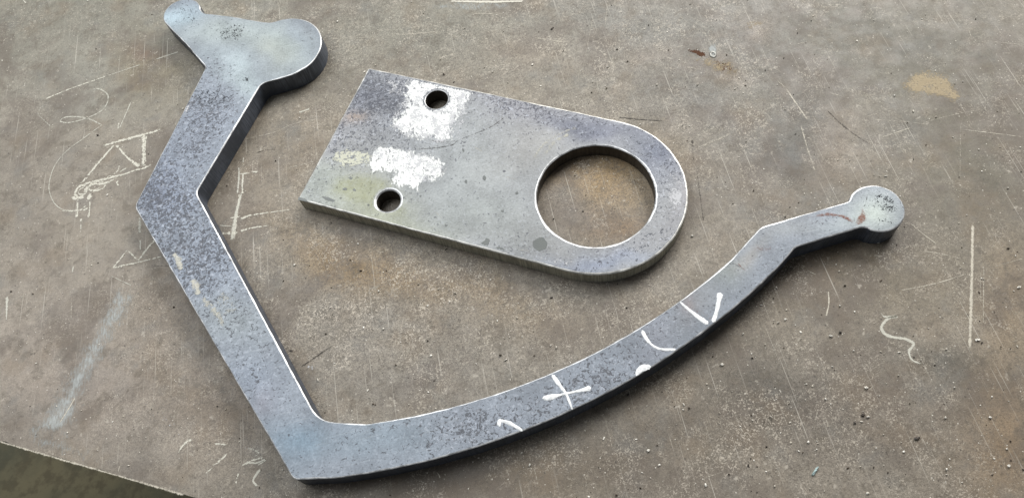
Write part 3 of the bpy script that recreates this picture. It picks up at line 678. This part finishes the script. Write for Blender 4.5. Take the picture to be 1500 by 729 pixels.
ts(ch, [(192.6, 148), (184, 168), (174.8, 189)], 1.4, 'chalk_faint', .9); ts(ch, [(174, 180), (173, 190)], 1.6, 'chalk', .9)
ts(ch, [(34, 0), (38, 5)], 1.5); ts(ch, [(0, 87), (5, 90)], 2); ts(ch, [(37, 120), (36, 127)], 1)
ts(ch, K3((455, 598), (400, 664)), 1.8); ts(ch, K3((400, 662), (480, 645), (582, 620)), [3, 1.6, 1.2]); ts(ch, K3((455, 600), (492, 636)), 1.8); ts(ch, K3((490, 638), (552, 560)), 2.4)
ts(ch, K3((498, 480), (498, 540)), 3.4, 'chalk_faint', .8); ts(ch, K3((500, 560), (500, 600)), 1.6, 'chalk_faint', 1); ts(ch, K3((395, 690), (470, 725)), .9, 'chalk_faint', .8)
# right of the left arm
K5 = lambda *p: crop(270, 220, 9.987, p)
ts(ch, K5((800, 350), (920, 340), (1000, 318), (1085, 322)), 1.9); ts(ch, K5((860, 345), (850, 520), (850, 640)), 1.8); ts(ch, K5((800, 240), (800, 400), (780, 640)), 2.2, 'chalk_faint', 1)
ts(ch, K5((870, 90), (860, 190)), 1.6, 'chalk_faint', 1)
ts(ch, C5((512, 0), (495, 60), (480, 130), (470, 190), (462, 245)), [3, 3.5, 4.5, 5, 3], 'chalk_faint', 1.0); ts(ch, C5((500, 0), (475, 240)), 1.2)
ts(ch, C5((500, 140), (550, 118), (640, 104), (760, 88)), [3, 2, 1, .8]); ts(ch, C5((450, 132), (505, 122)), 1.6, 'chalk', .9)
ts(ch, C5((414, 206), (492, 202)), 3.0); ts(ch, C5((500, 195), (560, 178), (640, 168)), [2.4, 1.6, 1]); ts(ch, C5((400, 165), (470, 172)), 1, 'chalk_faint', 1)
ts(ch, crop(180, 80, 2.803, [(480, 352), (620, 320), (700, 285), (815, 262)]), .9, 'scratch', .9); ts(ch, crop(180, 80, 2.803, [(720, 240), (770, 222)]), 2.6, 'chalk_faint', .9)
ts(ch, crop(180, 80, 2.803, [(660, 470), (790, 438)]), .9, 'scratch', .9)
# blue smear, lower left
patch('pale_smear', crop(0, 380, 2.804, [(470, 110), (570, 140), (510, 260), (465, 330), (415, 430), (365, 520), (330, 620), (290, 729), (100, 729), (160, 640), (240, 540), (315, 400), (390, 280), (435, 190)]), 13, M['smear'], T, 0, 1.0, cell=.002)
ts('scratch', [(110.6, 581.5), (99, 601), (87.4, 619)], 1.6, 'scratch', 1.2); ts('scratch', [(10.7, 433.5), (10, 455), (9.6, 469)], [3.5, 2.6, 1], 'chalk_faint', 1.1)
ts('scratch', [(108, 388), (106, 400)], 1.8, 'chalk_faint'); ts('scratch', [(104.8, 440), (104.5, 468)], 1.2, 'scratch', .8)
ts('scratch', [(282, 642), (270, 650), (260, 664)], [2.4, 2, 1], 'chalk', .95); ts('scratch', [(176, 680), (173, 692)], 1, 'scratch')
ts(ch, crop(360, 500, 3.183, [(70, 592), (45, 625), (35, 650), (55, 675)]), 2.0, 'chalk_faint', 1.1); ts(ch, crop(360, 500, 3.183, [(0, 560), (50, 565), (95, 545)]), 1.8, 'chalk_faint', 1)
patch(ch, ell(368, 662, 12, 8, 0), 4, M['pale_wear'], T, 0, .5); patch('pale_smear', ell(90, 655, 60, 7, 17), 4, M['smear'], T, 0, .5, cell=.002)
patch('pale_smear', ell(235, 615, 50, 26, 20), 14, M['pale_wear'], T, 0, .22, cell=.002); patch('pale_smear', ell(372, 662, 16, 20, 0), 6, M['pale_wear'], T, 0, .3, cell=.002)
# dark gouges
for p, w in [([(313, 649), (334, 651)], 1.4), ([(333, 664), (318, 678)], 1.8), ([(312, 684), (300, 694)], 1.2), ([(364, 656), (374, 659), (380, 664), (372, 668)], 1.6), ([(386, 669), (370, 674), (353, 682)], 2.0), ([(350, 692), (345, 709)], 1.6), ([(322, 676), (310, 682)], 1.0), ([(392, 672), (376, 682)], 1.2)]:
    ts(ch, p, w, 'chalk', .95)
ts('scratch', [(-40, 634.6), (60, 663.6), (160, 692.4), (270, 724.4)], [1.6, 2.6, 1.8, 2.8], 'scratch', .95, ends=.001)
for x, y, a_, b_, st in [(215, 590, 34, 16, .5), (245, 608, 30, 18, .45), (195, 575, 16, 8, .5), (225, 640, 20, 10, .4), (560, 430, 60, 30, .34), (590, 500, 80, 30, .34), (430, 250, 22, 10, .4), (630, 44, 34, 8, .4), (900, 120, 60, 22, .3), (1090, 620, 30, 24, .4), (1120, 640, 30, 30, .35), (1255, 690, 14, 18, .5), (450, 170, 30, 12, .3), (500, 60, 40, 16, .28), (1100, 45, 24, 5, .5), (1210, 220, 30, 20, .35), (300, 560, 30, 20, .3)]:
    patch('pale_scuff', ell(x, y, a_, b_, 15), 10, M['pale_scuff'], T, 0, st * 1.25, cell=.002)
ds = 'gouge'
ts(ds, crop(360, 500, 3.183, [(410, 15), (350, 55), (300, 90), (255, 118)]), [1, 2.2, 1.4, 1.8], 'dark_scratch', .95)
ts(ds, crop(360, 500, 3.183, [(195, 42), (225, 46)]), 2.0, 'dark_scratch'); patch(ch, ell(462, 538, 16, 8, 15), 4, M['pale_wear'], T, 0, .45)
ts(ds, crop(180, 80, 2.803, [(545, 405), (590, 392), (630, 390)]), 1.6, 'dark_scratch', .7)
ts(ds, [(904.4, 171.9), (935, 175), (973.6, 177.5)], [1.6, 1.4, .8], 'dark_scratch', 1.1)
ts(ds, [(1013.5, 200), (1016, 238)], [3.5, 2], 'dark_scratch', .62); ts(ds, [(1020, 246), (1026, 290), (1031, 327)], 1.2, 'dark_scratch', .75)
ts(ds, [(1210, 160), (1228, 178), (1250, 196), (1275, 212)], [1, 1.6, 1.8, 1], 'dark_scratch', .85); ts(ds, [(1140, 152), (1160, 170)], 2.4, 'dark_scratch', .5)
# scratches
S = 'scratch'
ts(S, [(660.2, 2.2), (715, 3.2), (768, 2.2)], [2.2, 3.2, 2.4], 'chalk', 1.5, ends=.02); ts(S, [(689.7, 19.8), (722.6, 20.8)], 1.3, 'scratch', 1.0)
patch('pale_smear', ell(690, 9, 60, 7, 0), 4, M['smear'], T, 0, .55, cell=.002)
for p, w, s in [([(480, 57.2), (545.9, 54.8)], 1, .8), ([(580.5, 52), (639.4, 46.8)], 1.8, .8), ([(781.6, 55.5), (833.6, 63)], 1.3, .9), ([(735, 52), (781, 55)], .8, .6),
                ([(1150.8, 129.6), (1165, 150), (1183, 176)], 2.4, .9), ([(1172, 180), (1182, 215), (1194, 252)], 2.0, .75), ([(1138, 118), (1152, 130)], 1.2, .8), ([(1024.8, 216), (1045, 207), (1071.6, 196)], 3.4, .62), ([(1020, 200), (1040, 190), (1060, 180)], 4, .55),
                ([(1273, 175), (1320, 178), (1360, 183)], 1, .7), ([(1350, 181), (1390, 170), (1440, 160)], 1.2, .6), ([(1407, 180), (1406, 262)], .8, .6), ([(1291, 201.6), (1334.4, 187.2)], 1.4, .8),
                ([(1410, 190), (1500, 201)], 1.2, .85), ([(1424.6, 322), (1423.5, 400), (1420, 517)], 3.4, 1.1), ([(1332, 326), (1352, 343), (1373, 358)], 1.2, .9), ([(1425, 350), (1424, 420), (1421, 500)], 1.2, 1), ([(1441, 390), (1440, 476)], 1.2, .75), ([(1436, 396), (1436, 440)], 1, .6),
                ([(1213.4, 425.8), (1214, 445), (1209.9, 463.8)], 1.8, 1), ([(1317, 425.8), (1370, 415), (1418, 400.5)], 1.2, .85), ([(1352.7, 367.6), (1380, 372), (1408, 379)], 1.3, .8), ([(1440, 395), (1500, 378)], 1, .6),
                ([(585, 465), (582, 510)], .8, .6), ([(617, 500), (630, 540)], .8, .5), ([(700, 440), (730, 460), (745, 490)], .8, .5), ([(870, 20), (862, 60), (852, 110)], .8, .7), ([(848, 90), (846, 160)], .8, .55), ([(890, 0), (886, 40)], 1, .7),
                ([(610, 0), (596, 40), (585, 66)], .8, .5), ([(1365, 590), (1364, 630)], .6, .6), ([(1012, 150), (1050, 160)], .9, .5), ([(915, 60), (1010, 40)], .8, .55), ([(960, 75), (1010, 66)], 1.8, .5),
                ([(1290, 395), (1260, 402)], .8, .6), ([(1455, 62), (1500, 66)], 2.4, .5), ([(410, 300), (418, 372)], .8, .4), ([(1385, 560), (1390, 620)], .8, .4), ([(455, 60), (480, 58)], 1.4, .7),
                ([(1030, 700), (1060, 690)], 1, .6), ([(1180, 395), (1195, 402)], 1, .8), ([(1070, 620), (1050, 660)], .7, .5), ([(640, 690), (646, 701)], 1.2, .9), ([(790, 430), (770, 470)], .7, .5)]:
    ts(S, p, w, 'scratch', s * 1.05)
q = crop(1140, 360, 1.975, [(296, 190), (308, 205), (345, 203), (318, 210), (299, 232), (304, 250), (325, 262), (370, 270), (392, 284), (378, 305), (388, 330), (420, 343)])
ts(ch, q, [1.6, 2, 2.6, 2.2, 2.6, 3, 3, 2.8, 2.6, 2, 1.6, 1.6], 'chalk_faint', 1.15)
ts(ch, q[3:9], 1.3, 'chalk', .7)
# stains
patch('tan_stain', crop(960, 0, 2.778, [(1000, 345), (1040, 298), (1090, 285), (1150, 290), (1205, 320), (1215, 355), (1262, 398), (1225, 420), (1170, 400), (1100, 388), (1040, 380)]), 5, M['tan'], T, 0, .95, cell=.002)
patch('rust_crumbs', crop(960, 0, 2.778, [(125, 205), (160, 200), (200, 210), (215, 235), (190, 238), (150, 218)]), 2, M['rust_dark'], T, 0, .85)
patch('rust_crumbs', crop(960, 0, 2.778, [(200, 235), (270, 240), (330, 270), (320, 295), (270, 300), (230, 260)]), 4, M['rust_dark'], T, 0, .62)
patch('tan_stain', crop(960, 0, 2.778, [(130, 225), (220, 225), (330, 255), (330, 300), (250, 300), (180, 260)]), 6, M['tan'], T, 0, .5)
patch('pale_smear', crop(960, 0, 2.778, [(370, 90), (430, 88), (440, 112), (380, 116)]), 4, M['tan'], T, 0, .6)
for i in range(190):       # stray hairlines, all directions
    x, y = random.uniform(-20, 1520), random.uniform(-10, 740); a = random.gauss(random.choice([-.3, .2, 1.2, 2.0]), .35); L = random.uniform(5, 42) * random.random() ** .5
    if y > 640 + x * .29: continue
    ts(S, [(x, y), (x + L * math.cos(a) * .5 + random.uniform(-1, 1), y + L * math.sin(a) * .5 + random.uniform(-1, 1)), (x + L * math.cos(a), y + L * math.sin(a))], random.uniform(.4, 1.1), 'dark_scratch' if i % 6 == 0 else 'scratch', random.uniform(.45, .8))

# ------------------------------------------------------------------ grit and crumbs
M['crumb_white'] = (lambda n: n.finish(n.mix(n.ramp(n.noise(400, 2), .4, .6), lin((226, 222, 212)), lin((180, 172, 158))), .6, .2))(NT('pale_slag'))
M['crumb_dark'] = (lambda n: n.finish(n.mix(n.ramp(n.noise(400, 2), .4, .6), lin((46, 42, 38)), lin((74, 62, 50))), .55, .3))(NT('dark_slag'))
ICO = bmesh.new(); bmesh.ops.create_icosphere(ICO, subdivisions=1, radius=1.0)
iv = np.array([v.co[:] for v in ICO.verts]); ifc = np.array([[v.index for v in f.verts] for f in ICO.faces]); ICO.free()
ICO = bmesh.new(); bmesh.ops.create_icosphere(ICO, subdivisions=2, radius=1.0)
iv2 = np.array([v.co[:] for v in ICO.verts]); if2 = np.array([[v.index for v in f.verts] for f in ICO.faces]); ICO.free()
def crumbs(n, rmin, rmax, mat, dens):
    V = []; Fs = []; k = 0
    polyA, polyP = outerB, outer
    pts = []
    while len(pts) < n:
        x, y = rng.uniform(-30, 1530), rng.uniform(-20, 750)
        if rng.random() > dens(x, y): continue
        pts.append(at(x, y))
    pts = np.array(pts)
    ok = (sdf(pts, polyA) < -.002) & ((sdf(pts, polyP) < -.002) | (np.hypot(pts[:, 0] - HC[0], pts[:, 1] - HC[1]) < .046))
    ok &= ((pts - TC) @ ey > .003)
    for p in pts[ok]:
        r = rmin + (rmax - rmin) * rng.random() ** 7
        s = r * (1 + rng.uniform(-.35, .35, 3)); s[0] *= rng.uniform(.8, 1.8)
        a = rng.uniform(0, 6.28); v = iv * s * (1 + rng.uniform(-.2, .2, (len(iv), 1)))
        v = v @ np.array([[math.cos(a), math.sin(a), 0], [-math.sin(a), math.cos(a), 0], [0, 0, 1]])
        v = v + [p[0], p[1], s[2] * .7]; V.append(v); Fs.append(ifc + k); k += len(iv)
    return np.vstack(V), np.vstack(Fs)
def dens(x, y):
    d = .45
    for (cx, cy, rx, ry, v) in [(560, 480, 260, 110, .9), (1150, 580, 230, 130, 1), (900, 60, 300, 90, .8), (110, 350, 170, 380, .12), (1350, 80, 200, 120, .35), (870, 290, 90, 70, .8)]:
        k = math.exp(-((x - cx) / rx) ** 2 - ((y - cy) / ry) ** 2); d = d * (1 - k) + v * k
    return d
V1, F1 = crumbs(2600, .00014, .00085, None, dens)
g1 = mesh_obj('pale_grit', V1, F1, M['crumb_white']); tag(g1, 'fine pale slag grit scattered loosely over the table top', 'grit', kind='stuff')
V1, F1 = crumbs(1500, .00013, .00075, None, dens)
g2 = mesh_obj('dark_grit', V1, F1, M['crumb_dark']); tag(g2, 'fine dark scale grit scattered loosely over the table top', 'grit', kind='stuff')
def crumb(name, x, y, s, mat, label, cat, ang=0, seed=0):
    """one crumb: a lump with facets; s in mm (long, wide, high)"""
    r = np.random.default_rng(seed); s = np.array(s) * .0005 * (.74 if s[0] < 4.1 else .9, .62, .55); p = at(x, y)
    v = iv2 * s; v = v * (1 + np.array([mn.noise(Vector(q * 1.7) + Vector((seed, 0, 0))) for q in iv2])[:, None] * .9)
    a = math.radians(ang); v = v @ np.array([[math.cos(a), math.sin(a), 0], [-math.sin(a), math.cos(a), 0], [0, 0, 1]])
    v[:, 2] -= v[:, 2].min(); me_o = mesh_obj(name, v, if2, mat); me_o.location = (p[0], p[1], .00015)
    tag(me_o, label, cat, 'loose crumbs on the table')
CW, CD = M['crumb_white'], M['crumb_dark']
M['chip'] = (lambda n: n.finish(lin((150, 168, 166)), .4, .4))(NT('grey_green_chip'))
for i, (x, y, s, m, lab, ang) in enumerate([
    (1268.5, 568, (3.2, 2.8, 2.4), CW, 'white slag bead on the table below the chalk squiggle at the lower right', 0),
    (1432, 498, (4.2, 2.8, 2.4), CW, 'pale crumb just right of the foot of the long vertical scratch', 20),
    (1477, 682, (3.4, 2.8, 2.2), CW, 'pale pebble nearest the lower right corner of the table', 0),
    (1492, 421, (3.0, 2.4, 2), CW, 'small white bead at the right edge of the photo, right of the long scratch', 0),
    (1217, 492, (3.4, 2.6, 2.2), CW, 'off white crumb below the short chalk tick right of the curved limb', 30),
    (1286, 355.5, (2.8, 2.6, 2.2), CW, 'white bead in the shadow under the round right end of the bracket', 0),
    (1014, 345.6, (2.4, 2.2, 2), CW, 'tiny white bead close to the rounded end of the lug plate', 0),
    (1057.5, 533.8, (3.2, 3.0, 2.4), CW, 'pale round pebble below the V shaped paint mark', 0),
    (950, 659.5, (3.0, 2.6, 2), CW, 'white bead on the table below the plus shaped paint mark', 0),
    (884.5, 641.5, (3.2, 1.8, 1.6), CW, 'thin pale flake lying below the curved limb', -60),
    (431.5, 388, (2.6, 2.4, 2), CW, 'white bead between the left limb and the lug plate', 0),
    (1150.5, 467.5, (2.4, 2.2, 2), CW, 'tiny pale crumb right of the curved limb, above the dark patch', 0),
    (650, 109.5, (3.4, 2.4, 2.4), CD, 'black crumb above the upper edge of the lug plate', 50),
    (733, 520, (3.0, 2.4, 2.4), CD, 'black crumb between the lug plate and the curved limb', 0),
    (809, 42.5, (4.4, 2.2, 1.6), CD, 'dark elongated flake near the top of the table', -30),
    (904, 73, (2.4, 2.0, 1.8), CD, 'small black crumb near the top, above the rounded plate end', 0),
    (1343, 642, (5.6, 2.6, 2.2), CD, 'dark curled flake at the lower right of the table', -10),
    (1264, 607.5, (3.4, 3.0, 2.4), CD, 'round black crumb below the white bead at the lower right', 0),
    (143.5, 198.5, (3.2, 2.2, 2.0), CD, 'black crumb just above the chalk truss drawing', 0),
    (1193.5, 690, (8.5, 2.6, 1.6), M['chip'], 'grey green sliver of metal near the bottom edge of the photo', -38),
]):
    crumb('metal_flake' if s[0] > 4.1 else 'slag_crumb', x, y, s, m, lab, 'metal flake' if s[0] > 4.1 else 'crumb', -ang, i + 1)
# weld spatter ring fused to the table
def ring(px, py, R, r, mat):
    c = at(px, py); v = []; f = []; n, m = 24, 8
    for i in range(n):
        for j in range(m):
            a, b = 2 * math.pi * i / n, 2 * math.pi * j / m; k = R * (1 + .12 * math.sin(2 * a + 1))
            v.append((c[0] + (k + r * math.cos(b)) * math.cos(a) * .8, c[1] + (k + r * math.cos(b)) * math.sin(a) * 1.2, max(0.0001, r * math.sin(b) * .6)))
            f.append((i * m + j, ((i + 1) % n) * m + j, ((i + 1) % n) * m + (j + 1) % m, i * m + (j + 1) % m))
    mesh_obj('weld_spatter', v, f, mat, T, smooth=True)
M['spatter'] = (lambda n: n.finish(n.mix(n.ramp(n.noise(500, 2), .4, .6), lin((158, 158, 152)), lin((120, 118, 112))), .5, .3))(NT('weld_spatter'))
ring(1044.5, 80, .0026, .0013, M['spatter'])
patch('pale_smear', ell(1044.5, 76, 7, 11, 0), 2, M['smear'], T, 0, 1.0)
